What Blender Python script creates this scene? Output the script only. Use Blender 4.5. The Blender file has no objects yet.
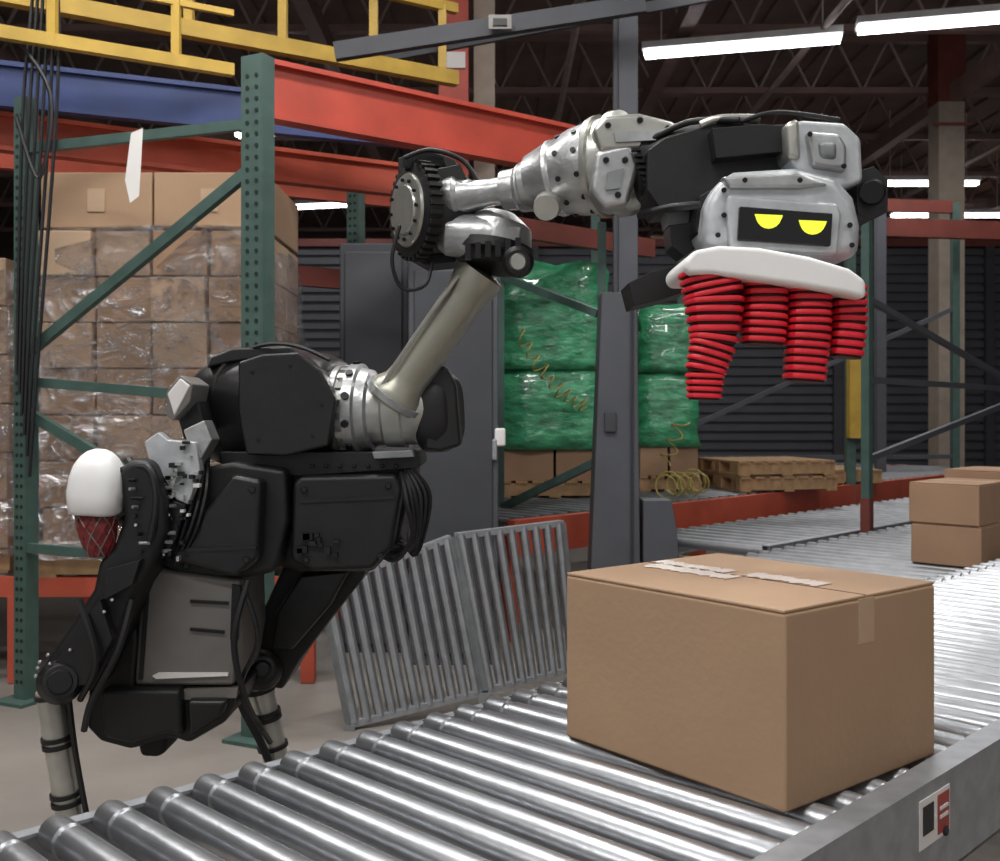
import bpy, bmesh, math, random
from mathutils import Vector, Matrix
random.seed(7)
S=bpy.context.scene
EYE=1.41; FL=1050.0
def V(u,v,d):
    "image pixel coordinates u,v + chosen depth d -> world point (metres)"
    return Vector(((u-500)*d/FL, d, EYE-(v-412)*d/FL))
def lin(c): return tuple(((x/255)/12.92 if x/255<=.04045 else ((x/255+.055)/1.055)**2.4) for x in c)
def mat(name,rgb,rough=.5,metal=0.,var=.12,scale=8.,bump=0.,bscale=40.,emit=0,spec=.5,coat=0,stretch=(1,1,1),alpha=1):
    m=bpy.data.materials.new(name); m.use_nodes=True
    nt=m.node_tree; N=nt.nodes; L=nt.links; b=N['Principled BSDF']
    c=lin(rgb)
    tc=N.new('ShaderNodeTexCoord'); mp=N.new('ShaderNodeMapping'); mp.inputs['Scale'].default_value=stretch
    L.new(tc.outputs['Object'],mp.inputs['Vector'])
    no=N.new('ShaderNodeTexNoise'); no.inputs['Scale'].default_value=scale; no.inputs['Detail'].default_value=6
    L.new(mp.outputs[0],no.inputs['Vector'])
    r=N.new('ShaderNodeValToRGB'); e=r.color_ramp.elements
    e[0].position=.3; e[1].position=.7
    e[0].color=(*[max(0,x*(1-var)) for x in c],1); e[1].color=(*[min(1,x*(1+var)) for x in c],1)
    L.new(no.outputs['Fac'],r.inputs[0]); L.new(r.outputs[0],b.inputs['Base Color'])
    b.inputs['Roughness'].default_value=rough; b.inputs['Metallic'].default_value=metal
    b.inputs['Specular IOR Level'].default_value=spec; b.inputs['Coat Weight'].default_value=coat
    if alpha<1: b.inputs['Alpha'].default_value=alpha
    if emit:
        L.new(r.outputs[0],b.inputs['Emission Color']); b.inputs['Emission Strength'].default_value=emit
    if bump:
        n2=N.new('ShaderNodeTexNoise'); n2.inputs['Scale'].default_value=bscale; n2.inputs['Detail'].default_value=4
        L.new(mp.outputs[0],n2.inputs['Vector'])
        bp=N.new('ShaderNodeBump'); bp.inputs['Strength'].default_value=bump; bp.inputs['Distance'].default_value=.02
        L.new(n2.outputs['Fac'],bp.inputs['Height']); L.new(bp.outputs[0],b.inputs['Normal'])
    return m
def wrapmat(name,tint,amount=.45,scale=5):
    m=bpy.data.materials.new(name); m.use_nodes=True; nt=m.node_tree; N=nt.nodes; L=nt.links
    N.remove(N['Principled BSDF']); out=N['Material Output']
    tc=N.new('ShaderNodeTexCoord'); mp=N.new('ShaderNodeMapping'); mp.inputs['Scale'].default_value=(1,1,1.8); mp.inputs['Rotation'].default_value=(0,.5,0)
    L.new(tc.outputs['Object'],mp.inputs[0])
    no=N.new('ShaderNodeTexNoise'); no.inputs['Scale'].default_value=scale; no.inputs['Detail'].default_value=6; no.inputs['Distortion'].default_value=3
    L.new(mp.outputs[0],no.inputs['Vector'])
    bp=N.new('ShaderNodeBump'); bp.inputs['Strength'].default_value=1; bp.inputs['Distance'].default_value=.2
    L.new(no.outputs['Fac'],bp.inputs['Height'])
    g=N.new('ShaderNodeBsdfGlossy'); g.inputs['Roughness'].default_value=.2; g.inputs['Color'].default_value=(.95,.97,1,1)
    L.new(bp.outputs[0],g.inputs['Normal'])
    t=N.new('ShaderNodeBsdfTransparent'); t.inputs['Color'].default_value=(*tint,1)
    mx=N.new('ShaderNodeMixShader'); mr=N.new('ShaderNodeMapRange')
    mr.inputs['From Min'].default_value=.38; mr.inputs['From Max'].default_value=.7; mr.inputs['To Min'].default_value=.1; mr.inputs['To Max'].default_value=amount
    L.new(no.outputs['Fac'],mr.inputs['Value']); L.new(mr.outputs[0],mx.inputs[0]); L.new(t.outputs[0],mx.inputs[1]); L.new(g.outputs[0],mx.inputs[2])
    L.new(mx.outputs[0],out.inputs[0]); return m
def frame(ax):
    ax=ax.normalized(); h=Vector((0,0,1)) if abs(ax.z)<.9 else Vector((0,1,0))
    x=h.cross(ax).normalized(); return x, ax.cross(x).normalized()
class B:
    def __init__(s): s.v=[];s.f=[];s.m=[];s.mats=[]
    def mi(s,m):
        if m not in s.mats: s.mats.append(m)
        return s.mats.index(m)
    def add(s,vs,fs,m):
        o=len(s.v); s.v+= [Vector(p) for p in vs]; k=s.mi(m)
        for f in fs: s.f.append([i+o for i in f]); s.m.append(k)
    def box(s,c,sz,m,X=(1,0,0),Y=(0,1,0),Z=(0,0,1)):
        c=Vector(c);X=Vector(X)*sz[0]/2;Y=Vector(Y)*sz[1]/2;Z=Vector(Z)*sz[2]/2
        s.add([c+a*X+b*Y+e*Z for a in(-1,1) for b in(-1,1) for e in(-1,1)],[(0,1,3,2),(4,6,7,5),(0,4,5,1),(2,3,7,6),(0,2,6,4),(1,5,7,3)],m)
    def beam(s,p0,p1,w,h,m,up=(0,0,1)):
        p0=Vector(p0);p1=Vector(p1);a=(p1-p0);l=a.length;a.normalize();up=Vector(up)
        sd=a.cross(up).normalized(); u2=sd.cross(a)
        s.box((p0+p1)/2,(l,w,h),m,a,sd,u2)
    def lathe(s,p0,p1,prof,m,seg=32,sq=2,ms=None,cap=True,flat=1,up=None):
        p0=Vector(p0);p1=Vector(p1);ax=p1-p0;x,y=frame(ax)
        if up: 
            y=Vector(up); y=(y-ax.normalized()*y.dot(ax.normalized())).normalized(); x=y.cross(ax.normalized())
        vs=[]
        for t,r in prof:
            for i in range(seg):
                a=2*math.pi*i/seg;c,n=math.cos(a),math.sin(a)
                k=1/((abs(c)**sq+abs(n)**sq)**(1/sq))
                vs.append(p0+ax*t+(x*c*flat+y*n)*k*r)
        for j in range(len(prof)-1):
            fs=[]
            q=vs[j*seg:(j+2)*seg]
            for i in range(seg):
                fs.append((i,(i+1)%seg,seg+(i+1)%seg,seg+i))
            s.add(q,fs,ms[j] if ms else m)
        if cap:
            s.add(vs[:seg],[tuple(range(seg))],ms[0] if ms else m)
            s.add(vs[-seg:],[tuple(range(seg))],ms[-1] if ms else m)
    def tube(s,p0,p1,r,m,r2=None,seg=14): s.lathe(p0,p1,[(0,r),(1,r if r2 is None else r2)],m,seg)
    def prism(s,fr,bk,m):
        n=len(fr); s.add(list(fr)+list(bk),[tuple(range(n)),tuple(range(2*n-1,n-1,-1))]+[(i,(i+1)%n,n+(i+1)%n,n+i) for i in range(n)],m)
    def plate(s,uv,d0,d1,m):
        fr=[V(u,v,d0) for u,v in uv]; bk=[Vector((p.x,d1,p.z)) for p in fr]; s.prism(fr,bk,m)
    def path(s,pts,r,m,seg=8,sm=6):
        P=[Vector(p) for p in pts]
        if sm and len(P)>2:
            Q=[]
            for i in range(len(P)-1):
                a=P[max(i-1,0)];b=P[i];c=P[i+1];d=P[min(i+2,len(P)-1)]
                for k in range(sm):
                    t=k/sm; Q.append(.5*((2*b)+(c-a)*t+(2*a-5*b+4*c-d)*t*t+(3*b-a-3*c+d)*t**3))
            Q.append(P[-1]);P=Q
        x=None;vs=[]
        for i,p in enumerate(P):
            t=(P[min(i+1,len(P)-1)]-P[max(i-1,0)]).normalized()
            if x is None: x,y=frame(t)
            else:
                x=(x-t*x.dot(t)).normalized(); y=t.cross(x)
            for k in range(seg):
                a=2*math.pi*k/seg; vs.append(p+(x*math.cos(a)+y*math.sin(a))*r)
        fs=[tuple(range(seg)),tuple(range(len(vs)-1,len(vs)-seg-1,-1))]
        for j in range(len(P)-1):
            for i in range(seg): fs.append((j*seg+i,j*seg+(i+1)%seg,(j+1)*seg+(i+1)%seg,(j+1)*seg+i))
        s.add(vs,fs,m)
    def make(s,name,root=None,bevel=0,seg=2,smooth=True,ang=35):
        me=bpy.data.meshes.new(name); me.from_pydata([tuple(p) for p in s.v],[],s.f)
        for m in s.mats: me.materials.append(m)
        for p,k in zip(me.polygons,s.m): p.material_index=k
        bm=bmesh.new();bm.from_mesh(me)
        bmesh.ops.remove_doubles(bm,verts=bm.verts,dist=1e-5)
        bmesh.ops.recalc_face_normals(bm,faces=bm.faces);bm.to_mesh(me);bm.free()
        o=bpy.data.objects.new(name,me); S.collection.objects.link(o)
        if root is None:
            lo=Vector((min(p.x for p in s.v),min(p.y for p in s.v),min(p.z for p in s.v)));hi=Vector((max(p.x for p in s.v),max(p.y for p in s.v),0))
            c=(lo+hi)/2;c.z=lo.z; me.transform(Matrix.Translation(-c)); o.location=c
        if bevel:
            md=o.modifiers.new('bevel','BEVEL'); md.width=bevel;md.segments=seg;md.limit_method='ANGLE';md.angle_limit=math.radians(30)
        if smooth:
            me.polygons.foreach_set('use_smooth',[True]*len(me.polygons))
            if not bevel: me.set_sharp_from_angle(angle=math.radians(ang))
            else:
                o.modifiers.new('wn','WEIGHTED_NORMAL')
                me.set_sharp_from_angle(angle=math.radians(80))
        if root is not None:
            o.parent=root;o.matrix_parent_inverse=Matrix.Translation(-root.location)
        return o
def empty(name,loc):
    e=bpy.data.objects.new(name,None);e.location=loc;e.empty_display_size=.1;S.collection.objects.link(e);return e

# ---------------- materials
M=dict(
 kraft=mat('kraft_cardboard',(171,140,112),.75,var=.07,scale=3,bump=.05,bscale=60),
 kraft2=mat('kraft_cardboard_dark',(152,121,96),.8,var=.1,scale=4),
 kraft3=mat('kraft_cardboard_pale',(184,156,130),.8,var=.1,scale=4),
 tape=mat('torn_tape',(236,220,212),.25,var=.1,scale=30),
 seam=mat('seam_shadow_gap',(70,50,36),.9),
 roller=mat('roller_steel',(170,173,178),.34,.88,var=.14,scale=14,bump=.04),
 rollerd=mat('roller_steel_dusty',(138,140,144),.5,.7,var=.14,scale=10),
 galv=mat('galvanised_steel',(160,163,168),.48,.55,var=.14,scale=25),
 galvd=mat('weathered_galvanised',(140,143,146),.5,.6,var=.15,scale=15),
 axle=mat('axle_dark_steel',(50,50,52),.5,.6),
 black=mat('black_plastic',(19,19,21),.5,var=.3,scale=14,bump=.05),
 blackg=mat('black_gloss_shell',(24,24,26),.36,var=.3,scale=9,bump=.08,bscale=18),
 rubber=mat('black_rubber',(14,14,15),.7),
 silver=mat('cast_aluminium',(180,182,184),.36,.75,var=.18,scale=18,bump=.12,bscale=50),
 silverp=mat('machined_aluminium',(190,190,184),.32,.75,var=.14,scale=14),
 tubem=mat('brushed_tube',(164,164,152),.36,.6,var=.08,scale=10),
 boltd=mat('bolt_dark',(45,46,48),.4,.7),
 white=mat('white_shell',(240,240,240),.4,var=.03),
 whites=mat('silver_white_shell',(188,192,196),.4,.3,var=.14,scale=25,bump=.08),
 panelg=mat('grey_panel',(118,115,112),.45,.3,var=.12),
 face=mat('face_panel',(10,10,14),.25),
 eye=mat('eye_yellow',(228,238,60),.4,emit=.7,var=.03),
 red=mat('red_silicone',(220,32,50),.42,var=.08),
 redd=mat('red_silicone_groove_shade',(60,8,14),.7),  # darker red paints the shade into the grooves between bellows ribs
 rlat=mat('red_mesh_guard',(110,34,36),.5,var=.5,scale=60),
 green=mat('rack_green',(70,94,88),.55,.1,var=.14,scale=12),
 greend=mat('rack_hole_dark',(22,34,30),.8),
 rackred=mat('rack_orange_red',(182,80,58),.5,var=.14,scale=5),
 rackred2=mat('beam_red',(178,70,54),.5,var=.16,scale=4),
 redk=mat('beam_red_dusty',(112,54,46),.6,var=.2,scale=4),
 blue=mat('beam_blue',(48,64,112),.55,var=.15,scale=4),
 yellow=mat('safety_yellow',(186,152,60),.55,var=.16,scale=6),
 ypale=mat('hose_yellow',(170,158,86),.5),
 colg=mat('column_grey',(82,84,91),.6,.1,var=.1,scale=5),
 colg2=mat('cabinet_grey',(64,66,72),.6,.1,var=.1,scale=4),
 gwrap=mat('green_stretch_wrap',(62,146,104),.2,var=.5,scale=7,bump=1,bscale=10,coat=.8,stretch=(1,1,2)),
 wood=mat('pallet_wood',(160,128,94),.8,var=.25,scale=10,stretch=(1,6,1)),
 label=mat('label_white',(225,222,220),.5,var=.03),
 labelr=mat('label_red',(160,64,58),.5),
 labelk=mat('label_black',(30,30,32),.5),
 floor=mat('concrete_floor',(134,128,122),.55,var=.16,scale=1.6,bump=.05,bscale=20),
 wallm=mat('corrugated_dark_wall',(76,78,85),.6,.1,var=.12,scale=2),
 wallb=mat('far_wall_paint',(108,96,93),.8,var=.15,scale=1),
 ceil=mat('ceiling_deck',(128,110,105),.8,var=.2,scale=1.5),
 truss=mat('truss_steel',(134,110,105),.6,.1,var=.15,scale=4),
 trussl=mat('truss_pale',(156,140,134),.6,.1,var=.15,scale=4),
 lamp=mat('fluorescent_tube',(250,250,255),.5,var=.01,emit=9),
 fixture=mat('fixture_enamel',(215,215,215),.5),
 cable=mat('cable_black',(24,24,28),.5),
 beige=mat('column_beige',(150,138,126),.7,var=.1),
)
clear=wrapmat('clear_stretch_wrap',(.93,.92,.92),.85,6)

# ---------------- room
b=B(); b.box((1,12,-.05),(34,36,.1),M['floor']); b.make('floor',smooth=False)
b=B(); b.box((1,12,6.6),(34,36,.1),M['ceil'])
for i in range(60): b.box((-15.5+i*.56,12,6.53),(.2,36,.06),M['ceil'])
b.make('ceiling',smooth=False)
b=B(); b.box((1,30.05,3.3),(34,.1,6.6),M['wallb'])
for i in range(68): b.box((-15.6+i*.5,29.98,3.3),(.22,.05,6.6),M['wallb'])
b.make('wall_back',smooth=False)
b=B(); b.box((-16.05,12,3.3),(.1,36,6.6),M['wallb']); b.make('wall_left',smooth=False)
b=B(); b.box((18.05,12,3.3),(.1,36,6.6),M['wallb']); b.make('wall_right',smooth=False)
b=B(); b.box((3,17.1,2.05),(20,.08,4.1),M['wallm'])
for i in range(27): b.box((3,17.03,.1+i*.15),(20,.07,.09),M['wallm'])
for i in range(9): b.box((-6.8+i*2.45,16.97,2.05),(.14,.12,4.1),M['colg2'])
b.box((3,17.0,4.14),(20,.2,.12),M['redk'])
b.make('wall_partition',smooth=False)
b=B()
for y in (7.5,9.3,11.9,14.2,16.6,19.2,22,25):
    z0,z1=5.75,6.45
    b.beam((-14,y,z0),(17,y,z0),.1,.08,M['truss']); b.beam((-14,y,z1),(17,y,z1),.12,.1,M['truss'])
    for i in range(44):
        x=-14+i*.7
        b.beam((x,y,z0),(x+.35,y,z1),.03,.03,M['trussl']); b.beam((x+.35,y,z1),(x+.7,y,z0),.03,.03,M['trussl'])
for x in (-6,-2,2,6,10,14):
    b.beam((x,2,5.62),(x,29.5,5.62),.16,.22,M['truss'])
for x in (0.8,3.4,7.6,11.6): b.tube((x,3,5.45),(x,29,5.45),.04,M['trussl'],seg=8)
b.make('ceiling_truss',smooth=False)
EN=.62
def light(c,l,e=160,dirv=(1,-.25,0),w=.16):
    c=Vector(c);d=Vector(dirv).normalized();sd=Vector((-d.y,d.x,0))
    r=empty('fluorescent_light',c)
    q=B(); q.box(c+Vector((0,0,.07)),(l,w+.12,.07),M['fixture'],d,sd)
    for o in (-l/2+.2,l/2-.2): q.tube(c+d*o+Vector((0,0,.1)),c+d*o+Vector((0,0,6.55-c.z)),.008,M['fixture'],seg=6)
    q.make('housing',r,smooth=False)
    q=B()
    for o in (-w*.3,w*.3): q.tube(c-d*l*.49+sd*o,c+d*l*.49+sd*o,.03,M['lamp'],seg=10)
    q.make('tubes',r)
    li=bpy.data.lights.new('lamp','AREA');li.shape='RECTANGLE';li.size=l;li.size_y=w+.1;li.energy=e*EN;li.color=(1,.98,.94)
    lo=bpy.data.objects.new('lamp',li);S.collection.objects.link(lo);lo.location=c-Vector((0,0,.05))
    lo.rotation_euler=(0,0,math.atan2(d.y,d.x)); lo.parent=r;lo.matrix_parent_inverse=Matrix.Translation(-c)
light((2.6,11.35,5.35),2.1,110);light((4.7,10.6,5.35),2.1,90)
light((7.3,17.9,5.3),1.7,70,(1,0,0));light((8.9,20.8,5.3),2.3,80,(1,0,0));light((10.6,22.5,5.3),2.3,70,(1,0,0))
light((-2.6,14.5,5.3),2.3,90);light((-4,20,5.3),2.3,80);light((2.9,20,5.3),.9,60)
light((2.45,7.1,5.35),1.6,90,(1,-.7,0))
light((-.6,3.6,5.2),2.4,190,(.7,.71,0));light((-3.4,4.2,5.2),2.4,130);light((2.4,3.0,5.2),2.4,100,(.7,.71,0));light((-.9,-.4,5.2),2.4,160);light((3.2,-1.2,5.2),2.4,55);light((-3.5,0,5.2),2.4,130)  # unseen lamps, added overhead and behind the camera for streaks and fill
w=bpy.data.worlds.new('hall_ambient');S.world=w;w.use_nodes=True;w.node_tree.nodes['Background'].inputs[0].default_value=(1,.975,.95,1);w.node_tree.nodes['Background'].inputs[1].default_value=.48

# ---------------- conveyors
c3=Vector((.702,.712,0)).normalized(); n3=Vector((c3.y,-c3.x,0))
def CV(a,d,z): p=c3*a+n3*d; return Vector((p.x,p.y,z))
def conveyor(name,a0,a1,d0,d1,h,pitch=.085,r=.027,rail=None,legs=True,railh=.15,topr=.052,rm=None):
    rail=rail or M['galv']; rm=rm or M['roller']; root=empty(name,CV((a0+a1)/2,(d0+d1)/2,0))
    q=B(); n=int((a1-a0)/pitch)
    e0,e1=d0+.03,d1-topr-.008
    for i in range(n):
        a=a0+.05+i*pitch; L=e1-e0
        pr=[(0,r*.8),(.004/L,r*.95),(.01/L,r),(.06/L,r),(.064/L,r*.86),(.074/L,r*.86),(.078/L,r),(1-.012/L,r),(1-.006/L,r*.93),(1,r*.72)]
        q.lathe(CV(a,e0,h-r),CV(a,e1,h-r),pr,rm,seg=20)
        q.tube(CV(a,d0+.006,h-r),CV(a,d1-.006,h-r),.006,M['axle'],seg=6)
    q.make('rollers',root)
    q=B()
    mid=(a0+a1)/2;L=a1-a0
    q.box(CV(mid,d0+.003,h-.028-railh/2),(L,.006,railh),rail,c3,n3)
    q.box(CV(mid,d0+.016,h-.028-railh),(L,.032,.006),rail,c3,n3); q.box(CV(mid,d0+.014,h-.028),(L,.028,.006),rail,c3,n3)
    q.box(CV(mid,d1-.003,h+.008-(railh+.03)/2),(L,.006,railh+.03),rail,c3,n3)
    q.box(CV(mid,d1-topr/2,h+.008),(L,topr,.006),rail,c3,n3); q.box(CV(mid,d1-.02,h-railh-.02),(L,.04,.006),rail,c3,n3)
    q.box(CV(mid,d1-topr+.001,h-.002),(L,.004,.02),rail,c3,n3)
    for i in range(int(L/.9)+1):
        a=a0+.02+i*.9
        if a<a1: q.box(CV(a,(d0+d1)/2,h-.13),(.04,d1-d0-.02,.04),rail,c3,n3)
    q.make('side_rails',root,smooth=False)
    if legs:
        q=B();k=max(2,int(L/1.8)+1)
        for i in range(k):
            a=a0+.15+(L-.3)*i/(k-1)
            for d in (d0+.03,d1-.03):
                q.box(CV(a,d,(h-.12)/2),(.06,.04,h-.12),rail,c3,n3); q.box(CV(a,d,.006),(.14,.1,.012),rail,c3,n3)
            q.box(CV(a,(d0+d1)/2,.25),(.04,d1-d0-.06,.04),rail,c3,n3)
        q.make('support_legs',root,smooth=False)
    q=B()
    for i in range(int(L/.3)):
        q.lathe(CV(a0+.1+i*.3,d1,h-.09),CV(a0+.1+i*.3,d1+.008,h-.09),[(0,.009),(1,.009)],M['axle'],seg=6)
    q.make('bolts',root)
    return root
fg=conveyor('roller_conveyor',-.9,8,-1.765,-.757,.75,pitch=.092,r=.029)
q=B()
a=1.86
q.box(CV(a,-.7555,.695),(.13,.002,.085),M['label'],c3,n3)
q.box(CV(a+.035,-.7545,.695),(.05,.002,.07),M['labelr'],c3,n3)
q.box(CV(a-.03,-.7545,.70),(.045,.002,.05),M['labelk'],c3,n3)
q.box(CV(a+.035,-.753,.705),(.035,.002,.006),M['label'],c3,n3);q.box(CV(a+.035,-.753,.69),(.035,.002,.006),M['label'],c3,n3)
q.make('warning_label',fg,smooth=False)
conveyor('roller_conveyor',5.45,11.5,-4.2,-3.17,.62,.15,.03,rm=M['rollerd'])
conveyor('roller_conveyor',4.1,11.5,-3.03,-1.80,.66,.13,.03,rm=M['rollerd'])
root=empty('flow_rack',CV(8.5,-5.6,0))
q=B()
for d in (-4.44,-5.66,-6.9):
    q.box(CV(8.8,d,.64),(8.4,.06,.22),M['rackred'],c3,n3)
for a in (4.65,6.7,8.8,10.9,12.95):
    q.box(CV(a,-5.67,.6),(.08,2.4,.1),M['rackred'],c3,n3)
    for d in (-4.5,-6.84): q.box(CV(a,d,.27),(.08,.08,.54),M['rackred'],c3,n3)
q.make('frame',root,smooth=False)
q=B()
for i in range(60):
    a=4.65+i*.137
    for d0,d1 in ((-5.6,-4.5),(-6.85,-5.72)):
        q.tube(CV(a,d0,.735),CV(a,d1,.735),.022,M['rollerd'],seg=8)
q.make('rollers',root)

# ---------------- cardboard boxes
def carton(name,p,A,Bv,la,lb,h,tape=False,z=.75,m=None):
    m=m or M['kraft']
    A=Vector(A).normalized();Bv=Vector(Bv).normalized();p=Vector((p[0],p[1],z))
    c=p+A*la/2+Bv*lb/2; r=empty(name,c); up=Vector((0,0,1))
    q=B(); q.box(c+up*(h-.006)/2,(la,lb,h-.006),m,A,Bv); q.make('body',r,bevel=.006,seg=3)
    q=B()
    for s in (-1,1):
        q.box(c+A*s*la*.2495+up*(h-.003),(la*.497,lb-.004,.006),m,A,Bv)
    q.make('top_flaps',r,bevel=.002)
    q=B()
    q.box(c+up*(h-.0005),(.004,lb-.006,.002),M['seam'],A,Bv)
    if tape:
        rnd=random.Random(11)
        K=26
        def strip(off,t0,t1,w0):
            L=[];R=[]
            for i in range(K+1):
                t=t0+(t1-t0)*i/K
                L.append(c+Bv*lb*t+A*(off-w0-rnd.uniform(0,.018))+up*(h+.0012)); R.append(c+Bv*lb*t+A*(off+w0+rnd.uniform(0,.018))+up*(h+.0012))
            pts=L+R[::-1]; n=len(pts)
            q.add(pts+[k+up*.001 for k in pts],[(i,i+1,n-2-i,n-1-i) for i in range(K)]+[(n+i,n+i+1,n+n-2-i,n+n-1-i) for i in range(K)]+[(i,(i+1)%n,n+(i+1)%n,n+i) for i in range(n)],M['tape'])
        strip(.03,-.30,.02,.016); strip(-.035,.0,.42,.016); strip(.02,.1,.47,.012)
        q.box(c-Bv*lb*.4995+up*(h-.045),(.05,.002,.08),M['kraft3'],A,Bv)
    else: q.box(c+up*(h+.0005),(.05,lb-.01,.001),M['kraft3'],A,Bv)
    q.make('tape',r,smooth=False)
    return r
A=Vector((.778,.628,0));Bn=Vector((-.628,.778,0))
carton('cardboard_box',(.468,1.722),A,Bn,.475,.532,.334,True)
carton('cardboard_box',(2.29,4.995),c3,-n3,.5,.34,.2,z=.662,m=M['kraft2'])
carton('cardboard_box',(2.28,4.995),c3,-n3,.48,.34,.2,z=.863,m=M['kraft2'])
p=Vector((2.29,4.995,0))+c3*.56
carton('cardboard_box',p[:2],c3,-n3,.45,.4,.44,z=.662,m=M['kraft2'])

# ---------------- stood-up roller sections
root=empty('roller_gate',(-.15,5.1,0)); q=B();q2=B()
def gate(t0,t1,b0,b1,n):
    for i in range(n+1):
        f=(i+.35)/(n+.7); p=b0.lerp(b1,f);t=t0.lerp(t1,f)
        q.tube(p,t,.023,M['roller'],seg=14)
    for (x,y) in ((t0,t1),(b0,b1)): q2.beam(x,y,.035,.03,M['galv'])
    q2.beam(b0,t0,.03,.03,M['galvd']);q2.beam(b1,t1,.03,.03,M['galvd'])
gate(V(322,586,4.75),V(450,538,5.05),V(350,724,4.66),V(480,692,4.95),10)
gate(V(456,536,5.05),V(562,523,5.4),V(486,690,4.95),V(576,668,5.35),8)
for p in (V(350,724,4.66),V(484,692,4.95),V(574,668,5.35)): q2.box((p.x,p.y,p.z/2),(.05,.05,max(.02,p.z)),M['galvd'])
q.make('rollers',root);q2.make('frame',root,smooth=False)

# ---------------- grey column and cabinets
q=B()
q.prism([V(588,640,6.3),V(641,640,6.3),V(637,292,6.3),V(602,292,6.3)],[V(588,640,6.3)+Vector((0,.25,0)),V(641,640,6.3)+Vector((0,.25,0)),V(637,292,6.3)+Vector((0,.25,0)),V(602,292,6.3)+Vector((0,.25,0))],M['colg'])
q.box((.77,6.43,3.3),(.13,.16,6.3),M['colg']); q.box((.70,6.36,3.3),(.03,.05,6.2),M['colg2'])
q.prism([(.86,6.3,0),(1.12,6.3,0),(1.06,6.3,.72),(1.03,6.3,.88),(.86,6.3,.88)],[(.86,6.5,0),(1.12,6.5,0),(1.06,6.5,.72),(1.03,6.5,.88),(.86,6.5,.88)],M['colg'])
q.box((.72,6.4,.01),(.5,.4,.02),M['colg2']); q.box((.79,6.29,1.1),(.012,.03,1.9),M['colg2']); q.box((.66,6.285,1.35),(.07,.02,.12),M['colg2'])
q.make('steel_column',bevel=.008)
q=B()
q.box((-.26,6.0,1.13),(.5,.3,2.26),M['colg']); q.box((-.26,5.84,1.13),(.44,.02,2.14),M['colg2']);q.box((-.03,5.835,1.2),(.03,.03,.12),M['galv']);q.box((0,5.835,1.27),(.06,.02,.1),M['label'])
q.make('electrical_cabinet',bevel=.01)
q=B(); q.box((-.74,6.3,1.2),(.4,.3,2.4),M['colg2']); q.box((-.74,6.14,1.2),(.34,.02,2.3),M['colg2']);q.box((-.6,6.12,1.3),(.02,.03,.15),M['galv']); q.make('metal_locker',bevel=.01)
q=B(); 
for i in range(3): q.box((-3.6+i*.55,9.7,1.2),(.5,.3,2.4),M['colg2']); q.box((-3.6+i*.55,9.54,1.2),(.44,.02,2.3),M['colg'])
q.make('metal_locker',bevel=.01)

# ---------------- pallets/loads
def pallet(q,c,lx,ly,X,Y,z):
    for k in (-1,0,1): q.box(Vector(c)+Vector(Y)*k*(ly/2-.05)+Vector((0,0,z+.06)),(lx,.08,.09),M['wood'],X,Y)
    for i in range(7):
        q.box(Vector(c)+Vector(X)*(-lx/2+.05+i*(lx-.1)/6)+Vector((0,0,z+.115)),(.09,ly,.018),M['wood'],X,Y)
        if i%3==0: q.box(Vector(c)+Vector(X)*(-lx/2+.05+i*(lx-.1)/6)+Vector((0,0,z+.009)),(.09,ly,.018),M['wood'],X,Y)
def rag(q,c,sx,sy,z0,z1,m,n=14,amp=.03,seed=1):
    r=random.Random(seed)
    per=[(-1,-1),(-.5,-1.03),(0,-1),(.5,-1.03),(1,-1),(1.02,0),(1,1),(0,1.02),(-1,1),(-1.02,0)]
    K=len(per);vs=[]
    for j in range(n+1):
        z=z0+(z1-z0)*j/n; s=1-.1*(j/n)**6
        for (x,y) in per: vs.append((c[0]+x*sx/2*s+r.uniform(-amp,amp),c[1]+y*sy/2*s+r.uniform(-amp,amp),z+(r.uniform(-amp,amp) if 0<j else 0)))
    fs=[tuple(range(K)),tuple(range((n+1)*K-1,n*K-1,-1))]
    for j in range(n):
        for i in range(K): fs.append((j*K+i,j*K+(i+1)%K,(j+1)*K+(i+1)%K,(j+1)*K+i))
    q.add(vs,fs,m)
for (cx,cy,sx,z1,sd) in ((.42,8.45,.86,2.56,1),(1.40,9.1,.5,2.3,5)):
    r=empty('green_wrapped_pallet_load',(cx,cy,.757)); q=B(); pallet(q,(cx,cy,0),sx,.9,(1,0,0),(0,1,0),.757)
    q.make('pallet',r,smooth=False)
    q=B(); 
    for k in range(2): q.box((cx-sx/4+k*sx/2,cy,1.0),(sx/2-.02,.8,.24),M['kraft2'])
    q.make('cartons',r,bevel=.005)
    q=B(); rag(q,(cx,cy),sx,.85,1.12,1.75,M['gwrap'],8,.022,sd); rag(q,(cx+.0,cy),sx-.02,.85,1.74,z1,M['gwrap'],10,.025,sd+3)
    q.make('green_wrap',r,ang=180)
for cx,cy,z in ((2.28,9.0,.757),(2.27,9.02,.885),(3.0,9.95,.757)):
    q=B(); pallet(q,(cx,cy,0),.88,.8,(.97,.24,0),(-.24,.97,0),z); q.make('wooden_pallet',smooth=False)

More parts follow.
